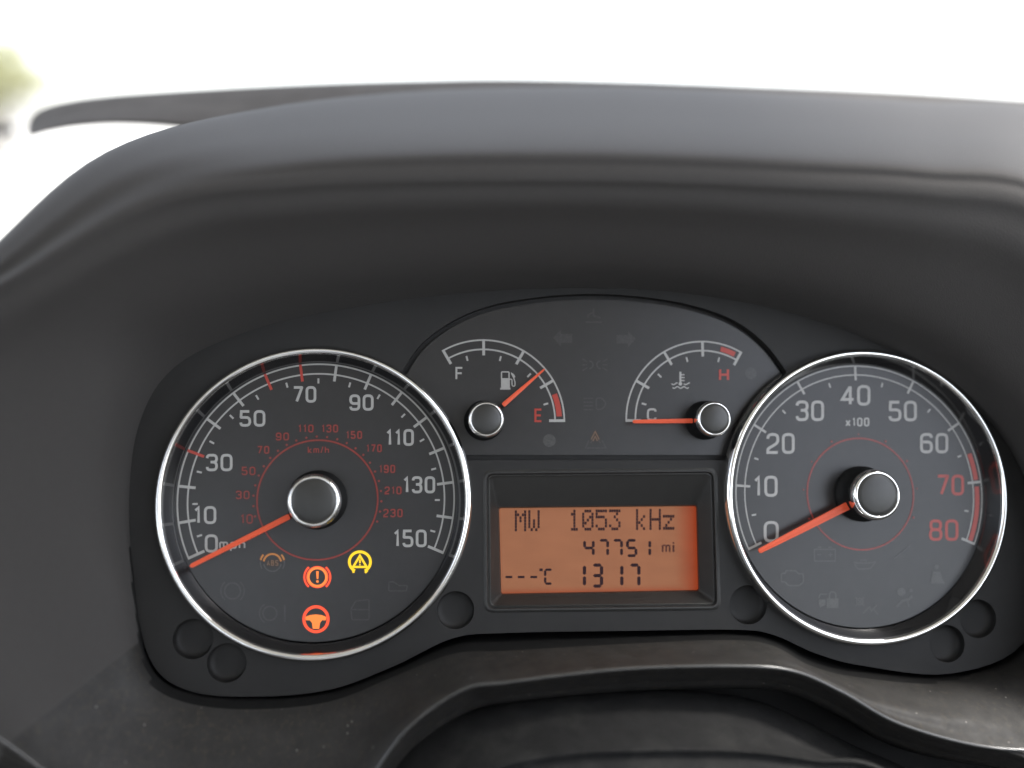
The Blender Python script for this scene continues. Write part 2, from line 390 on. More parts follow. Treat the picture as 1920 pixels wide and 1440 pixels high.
meshobj('lower_trim', v, lowf, M['trim'], hood_t, True)
for nm_ in (shell, bpy.data.objects['lower_trim'], bpy.data.objects['gap_shade']):
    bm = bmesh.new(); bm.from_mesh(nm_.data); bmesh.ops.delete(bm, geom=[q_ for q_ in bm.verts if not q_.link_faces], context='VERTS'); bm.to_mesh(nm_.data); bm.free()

def tube(pts, r, n=8):
    vs, fs = [], []; P = [np.array(p) for p in pts]
    for i, p in enumerate(P):
        d = P[min(i+1, len(P)-1)]-P[max(i-1, 0)]; d = d/np.linalg.norm(d)
        a = np.cross(d, (0, 0, 1.)); a /= np.linalg.norm(a); b = np.cross(d, a)
        for k in range(n): vs.append(tuple(p+r*(a*cos(2*pi*k/n)+b*sin(2*pi*k/n))))
    for i in range(len(P)-1):
        for k in range(n): fs.append((i*n+k, i*n+(k+1) % n, (i+1)*n+(k+1) % n, (i+1)*n+k))
    return vs, fs
bead = dens(E_line[7:22], 10, False)
v, f = tube(bead, 2.6); meshobj('trim_edge_bead', v, f, M['trim_edge'], hood_t, True)

# the dash body behind the panel
dash = thing('dashboard_body', 'black dashboard body filling the gaps behind the instrument panel', 'dashboard', (200, -700, -60))
P = [BP(-40, 640, -60), BP(2700, 420, -60), BP(2700, 2100, -60), BP(-400, 2100, -60)]
Q = [(p[0], p[1], -160) for p in P]
meshobj('carcass', P+Q, [(0,1,2,3),(7,6,5,4),(0,4,5,1),(1,5,6,2),(2,6,7,3),(3,7,4,0)], M['black'], dash)

# far dash pad behind the hood
pad_t = thing('dash_top_pad', 'grained dark dashboard top beyond the hood, ending in a blunt tip at left', 'dashboard top', BP(960, 300, -500))
top = [(52,246),(62,218),(100,197),(200,180),(400,166),(600,156),(800,150),(960,148),(1200,153),(1450,162),(1700,173),(1920,187),(2150,205)]
mid = [(56,250),(80,228),(130,214),(220,204),(400,196),(600,190),(800,186),(960,186),(1200,190),(1450,200),(1700,212),(1920,228),(2150,245)]
low = [(60,253),(95,243),(150,234),(230,230),(345,236),(600,262),(800,280),(960,280),(1200,280),(1450,285),(1700,290),(1920,300),(2150,320)]
rr = [[BP(x, y+6, -900) for x, y in top], [BP(x, y, -700) for x, y in top], [BP(x, y, -560) for x, y in mid], [BP(x, y, -460) for x, y in low],
      [BP(x, y-1, -600) for x, y in low]]
v, f = loft(rr, 10, 6, False); meshobj('pad_shell', v, f, M['pad'], pad_t, True)

# steering column cover
col_t = thing('steering_column_cover', 'black leather-grained cover under the trim edge, dusty towards its middle', 'column cover', BP(1150, 1500, 100))
c0 = [(560,1600),(690,1460),(780,1378),(900,1328),(1050,1306),(1250,1296),(1400,1312),(1500,1350),(1600,1400),(1720,1452),(1900,1560)]
c1 = [(600,1640),(730,1490),(830,1420),(930,1370),(1060,1345),(1230,1335),(1370,1345),(1460,1375),(1560,1420),(1690,1470),(1880,1580)]
c2 = [(640,1680),(770,1520),(860,1470),(960,1430),(1070,1412),(1200,1406),(1340,1406),(1430,1412),(1530,1428),(1660,1450),(1860,1600)]
c3 = [(640,1700),(780,1540),(870,1490),(960,1450),(1070,1424),(1200,1417),(1340,1416),(1430,1420),(1530,1434),(1660,1456),(1860,1620)]
c4 = [(700,1900),(820,1800),(900,1700),(980,1640),(1070,1600),(1200,1580),(1340,1580),(1430,1590),(1530,1600),(1660,1640),(1840,1750)]
rr = [[BP(x, y, -40) for x, y in c0], [BP(x, y, 70) for x, y in c0], [BP(x, y, 130) for x, y in c1], [BP(x, y, 190) for x, y in c2],
      [BP(x, y, 185) for x, y in c3], [BP(x, y, 260) for x, y in c4]]
v, f = loft(rr, 8, 6, False); meshobj('cover_shell', v, f, M['column'], col_t, True)

# ---------------------------------------------------------------- instrument panel plates
c1_ = (-299.52, -198.88); c2_ = (593.17, -198.02); rc1 = (-299.52, -201.2); rc2 = (593.17, -200.35)
cf = (-37.0, -74.99); ct = (328.04, -74.88)
def uv(px, py, h): p = BP(px, py, h); return (p[0], p[1])
def circle_uv(c, r, n=96): return [(c[0]+r*cos(2*pi*i/n), c[1]+r*sin(2*pi*i/n)) for i in range(n)]
def inside(p, poly):
    x, y = p; r = False; j = len(poly)-1
    for i in range(len(poly)):
        xi, yi = poly[i]; xj, yj = poly[j]
        if (yi > y) != (yj > y) and x < (xj-xi)*(y-yi)/(yj-yi)+xi: r = not r
        j = i
    return r
def rrect(quad, r, n=6):
    """rounded quad from four corners (tl,tr,br,bl)"""
    return roundpath(list(quad), r, True, n)
def plate(name, polys, test, htop, depth, m, parent, bev=1.5):
    co = []; loops = []
    for p in polys:
        b = len(co); co += [Vector(q) for q in p]; loops.append(list(range(b, b+len(p))))
    edges = [(l[i], l[(i+1) % len(l)]) for l in loops for i in range(len(l))]
    res = delaunay_2d_cdt(co, edges, [], 0, 1e-5)
    V = [tuple(q) for q in res[0]]; Fs = []
    for t in res[2]:
        cx = sum(V[i][0] for i in t)/len(t); cy = sum(V[i][1] for i in t)/len(t)
        if test((cx, cy)): Fs.append(tuple(t))
    cnt = {}
    for t in Fs:
        for i in range(len(t)):
            e = (t[i], t[(i+1) % len(t)]); cnt[e] = cnt.get(e, 0)+1
    used = sorted({i for t in Fs for i in t}); ix = {a: k for k, a in enumerate(used)}; n = len(used)
    vs = [(V[i][0], V[i][1], htop) for i in used]+[(V[i][0], V[i][1], htop-depth) for i in used]
    fs = [tuple(ix[i] for i in t) for t in Fs]
    for (a, b) in cnt:
        if (b, a) not in cnt: fs.append((ix[a], ix[b], ix[b]+n, ix[a]+n))
    o = meshobj(name, vs, fs, m, parent)
    bm = bmesh.new(); bm.from_mesh(o.data)
    bmesh.ops.dissolve_limit(bm, angle_limit=R(1), verts=bm.verts, edges=bm.edges)
    bm.to_mesh(o.data); bm.free()
    if bev:
        mo = o.modifiers.new('bevel', 'BEVEL'); mo.width = bev*S; mo.segments = 2; mo.limit_method = 'ANGLE'; mo.angle_limit = R(40)
        o.data.polygons.foreach_set('use_smooth', [True]*len(o.data.polygons))
        mo.harden_normals = True
    return o
panel_t = thing('instrument_panel', 'matt black faceplate that holds the four gauges and the orange display', 'instrument panel', BP(1110, 1200, 0))
cen = np.mean([a[:2] for a in A_uv], axis=0)
outl = [tuple(cen+(np.array(p[:2])-cen)*1.004) for p in dens(A_uv, 6, True)]
T1px = [(735,740),(752,700),(790,645),(850,601),(920,573),(1010,557),(1110,551),(1210,557),(1300,573),(1375,600),(1430,640),(1470,690),(1500,745),(1480,863),(780,863)]
def dd(px, k): return [(p[0], p[1]) for p in dens([(a[0], a[1], 0) for a in px], k, False)]
T1a = dd(T1px[:13], 5); T1 = [uv(x, y, 12) for x, y in T1a+T1px[13:]]
def shrink(pts, d):   # inwards offset in pixels
    out = []
    for i, p in enumerate(pts):
        a = pts[max(i-1, 0)]; b = pts[min(i+1, len(pts)-1)]; t = (b[0]-a[0], b[1]-a[1]); l = math.hypot(*t)
        out.append((p[0]-t[1]/l*d, p[1]+t[0]/l*d))
    return out
T2 = [uv(x, y, 2) for x, y in shrink(T1a, 10)+[(1470, 853), (790, 853)]]
BZ = [uv(x, y, 12) for x, y in rrect([(908,884),(1342,880),(1349,1141),(910,1146)], 16)]
dim_px = [(854,1144,35,36), (1403,1134,35,37), (1776,1207,33,35), (1834,1160,34,36), (362,1198,38,38), (425,1243,37,37)]
dimp = []
for x, y, rx, ry in dim_px:
    c = uv(x, y, 12); e = uv(x+rx, y, 12); t_ = uv(x, y-ry, 12); dimp.append((c, ((e[0]-c[0])+(t_[1]-c[1]))/2))
dpol = [circle_uv(c, r, 40) for c, r in dimp]
G1 = circle_uv(rc1, 236); G2 = circle_uv(rc2, 236)
in_c = lambda p, c, r: math.hypot(p[0]-c[0], p[1]-c[1]) < r
plate('faceplate', [outl, T1, BZ, G1, G2]+dpol,
      lambda p: inside(p, outl) and not inside(p, T1) and not inside(p, BZ) and not in_c(p, rc1, 235.7) and not in_c(p, rc2, 235.7)
      and not any(in_c(p, c, r*.995) for c, r in dimp), 12, 22, M['panel'], panel_t)
plate('centre_plate', [T2, G1, G2], lambda p: inside(p, T2) and not in_c(p, rc1, 235.7) and not in_c(p, rc2, 235.7), 0, 5.5, M['dial'], panel_t, 1.0)
plate('groove_floor', [T1, G1, G2], lambda p: inside(p, T1) and not in_c(p, rc1, 235.9) and not in_c(p, rc2, 235.9), -6.5, 10, M['panel'], panel_t, 0)
back = [tuple(cen+(np.array(p)-cen)*1.0) for p in outl]
plate('backing_plate', [back], lambda p: inside(p, back), -40, 10, M['black'], panel_t, 0)
for c, r in dimp:   # round blind recesses moulded in the faceplate
    v, f = lathe_cap(c, [(r+.4, 11.2), (r-.3, 4), (r-.8, -3), (r*.82, -5.5), (r*.6, -6), (1, -6)], 48)
    meshobj('round_recess', v, f, M['panel'], panel_t, True)

# display bezel: lip, groove, sloping sides
LQ = [(936,953),(1305,949),(1309,1106),(940,1113)]
def ringpx(q, r, h): return [BP(x, y, h) for x, y in rrect(q, r, 6)]
def grow(q, d): return [(q[0][0]-d, q[0][1]-d), (q[1][0]+d, q[1][1]-d), (q[2][0]+d, q[2][1]+d), (q[3][0]-d, q[3][1]+d)]
OQ = [(908,884),(1342,880),(1349,1141),(910,1146)]
seq = [ringpx(grow(OQ, 3), 18, 12.6), ringpx(grow(OQ, -1), 16, 14.2), ringpx(grow(OQ, -4), 14, 14), ringpx(grow(OQ, -6.5), 13, 9), ringpx(grow(OQ, -9), 12, 9.5),
       ringpx(grow(OQ, -11), 10, 8), ringpx(grow(LQ, 2), 5, -15), ringpx(LQ, 4, -22), ringpx(grow(LQ, 1), 4, -27)]
n = len(seq[0]); v = [p for s in seq for p in s]; f = []
for j in range(len(seq)-1):
    for i in range(n): k = (i+1) % n; f.append((j*n+i, j*n+k, (j+1)*n+k, (j+1)*n+i))
meshobj('display_bezel', v, f, M['bezel'], panel_t)

# ---------------------------------------------------------------- display
lcd = bpy.data.materials.new('backlit_orange_lcd'); lcd.use_nodes = True; t = lcd.node_tree; b = t.nodes['Principled BSDF']
b.inputs['Base Color'].default_value = (.05, .025, .015, 1); b.inputs['Roughness'].default_value = .6; b.inputs['Specular IOR Level'].default_value = .15
tc = t.nodes.new('ShaderNodeTexCoord'); sx = t.nodes.new('ShaderNodeSeparateXYZ'); t.links.new(tc.outputs['UV'], sx.inputs[0])
def mr(inp, a, b_, c=0, d=1):
    m_ = t.nodes.new('ShaderNodeMapRange'); m_.interpolation_type = 'SMOOTHSTEP'
    for k, x in zip(('From Min', 'From Max', 'To Min', 'To Max'), (a, b_, c, d)): m_.inputs[k].default_value = x
    t.links.new(inp, m_.inputs['Value']); return m_.outputs[0]
def mth(op, a, b_):
    m_ = t.nodes.new('ShaderNodeMath'); m_.operation = op
    for k, x in enumerate((a, b_)):
        if isinstance(x, (int, float)): m_.inputs[k].default_value = x
        else: t.links.new(x, m_.inputs[k])
    return m_.outputs[0]
edge = mth('MAXIMUM', mr(sx.outputs[0], .86, 1.0), mr(sx.outputs[1], .10, -.01, 0, .75))
ed2 = mth('MAXIMUM', edge, mr(sx.outputs[0], .02, -.01, 0, .5))
nz = t.nodes.new('ShaderNodeTexNoise'); nz.inputs['Scale'].default_value = 5; nz.inputs['Detail'].default_value = 6
t.links.new(tc.outputs['UV'], nz.inputs['Vector'])
mx = t.nodes.new('ShaderNodeMix'); mx.data_type = 'RGBA'; t.links.new(ed2, mx.inputs['Factor'])
mx.inputs[6].default_value = (.29, .116, .058, 1); mx.inputs[7].default_value = (.27, .035, .008, 1)
t.links.new(mx.outputs[2], b.inputs['Emission Color'])
t.links.new(mth('MULTIPLY', mr(nz.outputs['Fac'], .3, .7, .93, 1.05), K), b.inputs['Emission Strength'])
disp_t = thing('trip_display', 'orange backlit display between the two large dials reading MW 1053 kHz, 47751 mi, 13 17', 'display', BP(1122, 1110, -24))
q = [BP(x, y, -24) for x, y in grow(LQ, 2.5)]
sc_o = meshobj('screen', [q[3], q[2], q[1], q[0]], [(0, 1, 2, 3)], lcd, disp_t)
ul = sc_o.data.uv_layers.new(name='UVMap')
q0 = [L(tuple(np.array(x)-np.array(disp_t['org']))) for x in (q[3], q[2], q[1], q[0])]
for li, lo in enumerate(sc_o.data.loops):
    co_ = sc_o.data.vertices[lo.vertex_index].co
    k = min(range(4), key=lambda i: (co_-q0[i]).length); ul.data[li].uv = [(0,0),(1,0),(1,1),(0,1)][k]
HD = -23.8
def rectpx(a, x0, y0, x1, y1): a.add(([BP(x0,y0,HD),BP(x1,y0,HD),BP(x1,y1,HD),BP(x0,y1,HD)], [(0,1,2,3)]))
DOT = {'M': '10001 11011 10101 10101 10001 10001 10001', 'W': '10001 10001 10001 10101 10101 10101 01010',
       '1': '00100 01100 00100 00100 00100 00100 01110', '0': '01110 10001 10011 10101 11001 10001 01110',
       '5': '11111 10000 11110 00001 00001 10001 01110', '3': '11111 00010 00100 00010 00001 10001 01110',
       'k': '10000 10000 10010 10100 11000 10100 10010', 'H': '10001 10001 10001 11111 10001 10001 10001',
       'z': '00000 00000 11111 00010 00100 01000 11111'}
for ch, k in zip('MW1053kHz', (0, 1, 4, 5, 6, 7, 9, 10, 11)):
    a = Acc(); x0 = 965.3+25.25*k; y0 = 957-.0105*(x0-965)
    for r_, row in enumerate(DOT[ch].split()):
        for c_, bit in enumerate(row):
            if bit == '1': rectpx(a, x0+c_*4.35, y0+r_*5.65, x0+c_*4.35+3.95, y0+r_*5.65+5.2)
    meshobj('display_character', a.v, a.f, M['lcd_ink'], disp_t)
SEG = {'0': 'abcdef', '1': 'bc', '3': 'abgcd', '4': 'fgbc', '5': 'afgcd', '7': 'abc', 'C': 'afed'}
def seg7(ch, x0, x1, y0, y1, wd, sk=0):
    a = Acc(); ym = (y0+y1)/2; g = wd*.22; hw = wd/2
    def hseg(y): 
        for P_ in [[(x0+g+hw*.4,y),(x0+g+hw*1.5,y-hw),(x1-g-hw*1.5,y-hw),(x1-g-hw*.6,y),(x1-g-hw*1.5,y+hw),(x0+g+hw*1.5,y+hw)]]: a.add(([BP(px, py, HD) for px, py in P_], [tuple(range(6))]))
    def vseg(x, ya, yb):
        a.add(([BP(px, py, HD) for px, py in [(x,ya+hw*.35),(x+hw,ya+hw*1.1),(x+hw,yb-hw*1.1),(x,yb-hw*.35),(x-hw,yb-hw*1.1),(x-hw,ya+hw*1.1)]], [tuple(range(6))]))
    t_, b_ = y0+hw, y1-hw; xl, xr = x0+hw, x1-hw
    for s in SEG[ch]:
        {'a': lambda: hseg(t_), 'g': lambda: hseg(ym), 'd': lambda: hseg(b_), 'f': lambda: vseg(xl, t_, ym), 'b': lambda: vseg(xr, t_, ym),
         'e': lambda: vseg(xl, ym, b_), 'c': lambda: vseg(xr, ym, b_)}[s]()
    meshobj('display_character', a.v, a.f, M['lcd_ink'], disp_t)
for ch, x0, x1 in (('4', 1093.5, 1115), ('7', 1122, 1142), ('7', 1148, 1168), ('5', 1174, 1195), ('1', 1199, 1221)):
    seg7(ch, x0, x1, 1010.5, 1044.5, 5.2)
for ch, x0, x1 in (('1', 1077, 1099), ('3', 1109, 1131), ('1', 1147, 1169), ('7', 1179, 1201)):
    seg7(ch, x0, x1, 1056.5, 1102, 6.2)
seg7('C', 1020, 1037, 1066, 1096.5, 4.4)
for x in (948, 971, 994.5): a = Acc(); rectpx(a, x, 1079.8, x+12.5, 1084); meshobj('display_character', a.v, a.f, M['lcd_ink'], disp_t)
a = Acc(); rectpx(a, 1011.5, 1066, 1017.5, 1071); meshobj('display_character', a.v, a.f, M['lcd_ink'], disp_t)
a = Acc()
for bx in ((1241,1022,1244,1035),(1244.1,1021,1247.5,1024),(1247.6,1022,1250.6,1035),(1250.7,1021,1254,1024),(1254.1,1022,1257,1035),(1261,1022,1264.5,1035),(1261,1016.5,1264.5,1019.5)): rectpx(a, *bx)
meshobj('display_character', a.v, a.f, M['lcd_ink2'], disp_t)

# ---------------------------------------------------------------- gauges
def ring_set(par, c):
    v, f = lathe(c, [(243, 11.5), (243.3, 20), (242.2, 27), (240.3, 31.6), (237.4, 34.6), (234.2, 35.0), (231.4, 33.4), (229.8, 30.5), (229.2, 26)], 192)
    meshobj('chrome_ring', v, f, M['chrome'], par, True)
    v, f = lathe(c, [(229.4, 28), (227, 20), (223, 8), (220, 1.5), (219.4, .4)], 160)
    meshobj('inner_wall', v, f, M['wall'], par, True)
def hub(par, c, Rk, h0, h1, capm=M['cap']):
    s = Rk/41.
    base = meshobj('hub', *lathe(c, [(Rk*1.12, .5), (Rk*1.12, h0*.25), (Rk*.95, h0*.34), (Rk*.93, h0)], 64), M['black'], par, True)
    v, f = lathe(c, [(Rk*.93, h0), (Rk, h0+1), (Rk*1.0, h0+.55*(h1-h0)), (Rk*.96, h1-3*s), (Rk*.895, h1-.3), (Rk*.85, h1), (Rk*.825, h1-.6), (Rk*.82, h1-2)], 96)
    meshobj('collar', v, f, M['chrome'], base, True)
    v, f = lathe_cap(c, [(Rk*.82, h1-1.8), (Rk*.80, h1-1.0), (Rk*.66, h1+.3), (Rk*.4, h1+1.5), (Rk*.2, h1+2.1), (.5, h1+2.3)], 64)
    meshobj('cap', v, f, capm, base, True)
def needle(par, p0, p1, w0, w1, h, c, hb):
    """p0 hub end, p1 tip (pixels); widths in pixels"""
    P0 = np.array(BP(*p0, h)); P1 = np.array(BP(*p1, h)); d = P1-P0; l = np.linalg.norm(d); d = d/l; n_ = np.array([-d[1], d[0], 0])
    sc = 1/1.2; w0 *= sc/2; w1 *= sc/2; th = 3.2
    prof = [(0, w0*.72), (2.5, w0*.96), (l*.5, (w0*.58+w1*.42)), (l-3, w1), (l-.8, w1*.75), (l, w1*.35)]
    vs, fs = [], []
    for s, ww in prof:
        for k, hh in ((-1, 0), (-.92, th*.75), (0, th), (.92, th*.75), (1, 0)):
            q_ = P0+d*s+n_*ww*k; vs.append((q_[0], q_[1], h+hh))
    m_ = 5
    for i in range(len(prof)-1):
        for k in range(m_-1): fs.append((i*m_+k, i*m_+k+1, (i+1)*m_+k+1, (i+1)*m_+k))
    fs += [tuple(range(m_)), tuple((len(prof)-1)*m_+k for k in range(m_))]
    for i in range(len(prof)-1): fs.append((i*m_, (i+1)*m_, (i+1)*m_+m_-1, i*m_+m_-1))
    o = meshobj('needle', vs, fs, M['needle'], par)
    # black shank from hub to coloured blade
    Q0 = np.array([c[0], c[1], h]); Q1 = P0+d*3; a_, b_ = w0*1.3, w0*.85
    vs = []
    for q_, ww in ((Q0, a_), (Q1, b_)):
        for k in (-1, 1): vs.append((q_[0]+n_[0]*ww*k, q_[1]+n_[1]*ww*k, h-.6)); 
        for k in (-.8, .8): vs.append((q_[0]+n_[0]*ww*k, q_[1]+n_[1]*ww*k, h-3.5))
    meshobj('needle_shank', vs, [(0,1,5,4),(2,3,7,6),(0,4,6,2),(1,5,7,3),(4,5,7,6)], M['black'], o)
def scale(par, c, a0, a1, nmaj, Ro, red=(), r_in=15.4, maj=26, wmaj=4.2, mn=(191.7, 183.7), lw=2.5, minors=True, mats=None):
    a = Acc(); a.add(arc_band(c, Ro-lw/2, Ro+lw/2, a0, a1, .16)).add(arc_band(c, Ro-r_in-lw/2, Ro-r_in+lw/2, a0, a1, .18))
    meshobj('scale_arc', a.v, a.f, M['white'], par)
    for i in range(nmaj+1):
        an = a0+(a1-a0)*i/nmaj
        v_, f_ = tick_quad(c, Ro-maj, Ro+lw/2, an, wmaj, .30)
        o = meshobj('major_tick', v_, f_, M['red'] if i in red else M['white'], par)
        if minors and i < nmaj:
            v_, f_ = tick_quad(c, mn[1], mn[0], an+(a1-a0)/nmaj/2, 2.9, .25)
            meshobj('minor_tick', v_, f_, M['white'], par)
def num(par, s, box_, m, wd, gap=.26):
    ink('numeral', m, par, lambda a: text(a, s, *box_, wd, 0, gap))

speedo = thing('speedometer', 'large chrome-ringed dial at left, 0 to 150 mph, with lit red and yellow warning symbols', 'speedometer', (c1_[0], c1_[1], 0))
tach = thing('tachometer', 'large chrome-ringed dial at right marked x100 with red 70 and 80, no lit symbols', 'rev counter', (c2_[0], c2_[1], 0))
fuel = thing('fuel_gauge', 'small gauge marked F and E beside the speedometer, needle pointing up right', 'fuel gauge', (cf[0], cf[1], 0))
temp = thing('temperature_gauge', 'small gauge marked C and H beside the right-hand dial, needle lying flat on C', 'temperature gauge', (ct[0], ct[1], 0))

for par, c, rc in ((speedo, c1_, rc1), (tach, c2_, rc2)):
    v, f = lathe_cap(c, [(219.6, 0), (150, 0), (60, 0), (1, 0)], 128); meshobj('dial_face', v, f, M['dial'], par)
    ring_set(par, rc)
# speedometer
scale(speedo, c1_, 204.2, -23.5, 15, 214.45, red=(3, 6, 7))
a = Acc(); a.add(arc_band(c1_, 92.2, 94.9, 0, 360, .55))
meshobj('inner_circle', a.v, a.f, M['redsmall'], speedo)
a = Acc()
for k in range(1, 25):
    an = R(203.9-9.36*k); p = (c1_[0]+99.3*cos(an), c1_[1]+99.3*sin(an)); v, f = lathe_cap(p, [(1.9, .7), (1, .7)], 8); a.add((v, f))
meshobj('kilometre_dots', a.v, a.f, M['redsmall'], speedo)
for s, bx in (('10', (363,405.5,949,982.5)), ('0', (384,408.5,1002,1036)), ('30', (386,436,851,883.5)), ('50', (449,497.5,769,800)), ('70', (548.5,593,724,755)),
              ('90', (655,700.5,739.5,770)), ('110', (723.5,776,804.5,836)), ('130', (755.5,816,893,925)), ('150', (737.5,800,993,1026))):
    num(speedo, s, bx, M['white'], 4.9, .22)
for s, bx in (('10', (451,474,964,982)), ('30', (442,468,920,936)), ('50', (453,479,875,891)), ('70', (482,505,836,851)), ('90', (517,542,811,826)), ('110', (559,588,796,811)),
              ('130', (603,634,796,811)), ('150', (649,679,808,823)), ('170', (687,716,833,848)), ('190', (711,741,871.5,887)), ('210', (721,753,912,927)), ('230', (718.5,755,954,970))):
    num(speedo, s, bx, M['redsmall'], 2.7, .3)
ink('unit_text', M['redsmall'], speedo, lambda a: text(a, 'km/h', 577, 617, 836.5, 850, 2.2, 0, .3))
ink('unit_text', M['white'], speedo, lambda a: text(a, 'mph', 411, 460, 1010, 1029, 3.0, 0, .3))
hub(speedo, c1_, 41, 38, 59.6); hub(tach, c2_, 41, 38, 59.6)
needle(speedo, (543,968), (357,1062), 11.5, 8, 20, c1_, 41)

# warning symbols of the speedometer
def brake(a, x, y, r, wd, rb=None, a_=(140, 220), b=(-40, 40)):
    stroke(a, circ(x, y, r, n=40), wd, 0, True)
def sym(par, m, fn, label): ink('warning_symbol', m, par, fn, label)
def s_brake_in(a): stroke(a, circ(595,1082,17,n=40), 4.6, 0, True); fill(a, [(592.6,1071),(597.8,1071),(596.8,1085.5),(593.8,1085.5)], 0); fill(a, circ(595.2,1090.3,2.5,n=10), 0)
o = ink('warning_symbol', M['lit_core'], speedo, s_brake_in, 'lit red brake warning with exclamation mark')
def s_br_out(a): stroke(a, circ(595,1082,24.3,130,229,n=16), 3.8, 0); stroke(a, circ(595,1082,24.3,-49,50,n=16), 3.8, 0); stroke(a, circ(595,1082,19.9,n=40), 1.6, .0, True)
ink('symbol_arcs', M['lit_red'], o, s_br_out)
def s_wheel(a):
    fill(a, [(572,1157),(580,1153.5),(592,1152),(604,1153.5),(612,1157),(611,1163),(604,1163),(600,1168),(598.5,1179),(586.5,1179),(585,1168),(581,1163),(573.5,1163)], 0)
o = ink('warning_symbol', M['lit_core'], speedo, s_wheel, 'lit orange-red steering wheel symbol')
ink('symbol_rim', M['lit_red'], o, lambda a: stroke(a, circ(592.5,1161,22.7,n=48,ry=23.4), 5.6, 0, True))
def s_tc(a):
    stroke(a, circ(674.8,1053.6,19.8,-62,242,n=44,ry=19), 5.2, 0)
    stroke(a, [(667.5-4.5,1074),(662,1069.5)], 4, 0); stroke(a, [(684.5,1074),(689,1069.5)], 4, 0)
    stroke(a, [(674.8,1042),(687.5,1063),(662.2,1063)], 4.2, 0, True); stroke(a, [(674.8,1049),(674.8,1056)], 3.2, 0); fill(a, circ(674.8,1058.8,1.6,n=8), 0)
sym(speedo, M['lit_yellow'], s_tc, 'lit yellow triangle in a broken circle')
o = ink('warning_symbol', M['lit_amber'], speedo, lambda a: (stroke(a, circ(510.7,1055,16.3,8,172,n=24), 3.6, 0),
      stroke(a, circ(510.7,1055,22.5,12,42,n=8), 3.4, 0), stroke(a, circ(510.7,1055,22.5,138,168,n=8), 3.4, 0)), 'anti-lock brake symbol, only its upper half glowing dim amber')
ink('symbol_text', M['lit_amber2'], o, lambda a: text(a, 'ABS', 500, 522, 1050, 1061, 2.2, 0, .3))
ink('symbol_lower_arc', M['ghost'], o, lambda a: (stroke(a, circ(510.7,1055,16.3,188,352,n=20), 2.6, 0), stroke(a, circ(510.7,1055,22.5,-30,8,n=8), 2.4, 0), stroke(a, circ(510.7,1055,22.5,172,210,n=8), 2.4, 0)))
sym(speedo, M['ghost2'], lambda a: (stroke(a, circ(436,1108,15,n=30), 3, 0, True), stroke(a, circ(436,1108,22,130,230,n=12), 2.5, 0), stroke(a, circ(436,1108,22,-50,50,n=12), 2.5, 0)), 'unlit round brake symbol')
sym(speedo, M['ghost2'], lambda a: (stroke(a, circ(506,1150,13,n=26), 3, 0, True), stroke(a, circ(506,1150,19.5,120,240,n=12), 2.5, 0), stroke(a, [(534,1134),(534,1166)], 3.5, 0)), 'unlit round symbol beside a bar')
sym(speedo, M['ghost2'], lambda a: (stroke(a, [(658,1142),(667,1127),(692,1124),(692,1162),(660,1162)], 2.6, 0, True, 3), stroke(a, [(658,1143),(692,1143)], 2.6, 0)), 'unlit car door symbol')
sym(speedo, M['ghost2'], lambda a: (stroke(a, [(729,1091),(729,1108),(762,1108),(764,1098),(748,1098),(738,1091)], 2.4, 0, True, 2),), 'unlit funnel shaped symbol')

# tachometer
scale(tach, c2_, 204.3, -23.6, 8, 214.45, maj=24, r_in=15, mn=(191.5, 184), lw=2.2, wmaj=4.0)
a = Acc(); a.add(arc_band(c2_, 201.8, 209.6, 18.6, 6.0, .7)).add(arc_band(c2_, 201.8, 209.6, 2.9, -22.8, .7)); meshobj('red_zone', a.v, a.f, M['red'], tach)
a = Acc(); a.add(arc_band(c2_, 91.2, 93.9, 0, 360, .55)); meshobj('inner_circle', a.v, a.f, M['redsmall'], tach)
a = Acc()
for k in range(9):
    an = R(204-28.5*k); p = (c2_[0]+99.3*cos(an), c2_[1]+99.3*sin(an)); a.add(lathe_cap(p, [(2.0, .7), (1, .7)], 3 if k in (1, 2, 4, 7) else 8))
meshobj('inner_dots', a.v, a.f, M['redsmall'], tach)
for s, bx in (('0', (1432,1460,977,1017)), ('10', (1412.5,1458,892,931.5)), ('20', (1437,1490,812,851)), ('30', (1492,1545,751,789.5)), ('40', (1577,1632,722,760.5)),
              ('50', (1666,1719,751.5,790)), ('60', (1725,1778,812,850))): num(tach, s, bx, M['white'], 5.3, .2)
for s, bx in (('70', (1756,1807.5,890,929)), ('80', (1742,1797,974,1014))): num(tach, s, bx, M['red'], 5.3, .2)
ink('unit_text', M['white'], tach, lambda a: text(a, 'x100', 1585, 1630, 783, 799.5, 2.9, 0, .28))
needle(tach, (1592,947), (1422,1034), 17, 10, 20, c2_, 41)
gs = lambda fn, l: sym(tach, M['ghost'], fn, l)
gs(lambda a: (stroke(a, [(1527,1030),(1566,1030),(1566,1052),(1527,1052)], 2.4, 0, True), stroke(a, [(1533,1026),(1540,1026)], 2.4, 0), stroke(a, [(1553,1026),(1560,1026)], 2.4, 0),
              stroke(a, [(1532,1040),(1540,1040)], 2, 0), stroke(a, [(1553,1040),(1561,1040)], 2, 0), stroke(a, [(1557,1036),(1557,1044)], 2, 0)), 'unlit battery symbol')
gs(lambda a: (stroke(a, [(1600,1054),(1610,1056),(1628,1056),(1642,1053),(1632,1066),(1608,1067),(1600,1054)], 2.4, 0, False, 3), stroke(a, [(1614,1055),(1614,1050),(1624,1050),(1624,1055)], 2, 0)), 'unlit oil can symbol')
gs(lambda a: stroke(a, [(1465,1075),(1473,1075),(1473,1070),(1492,1070),(1497,1076),(1506,1076),(1506,1092),(1498,1098),(1478,1098),(1472,1091),(1465,1091)], 2.8, 0, True, 3), 'unlit engine outline symbol')
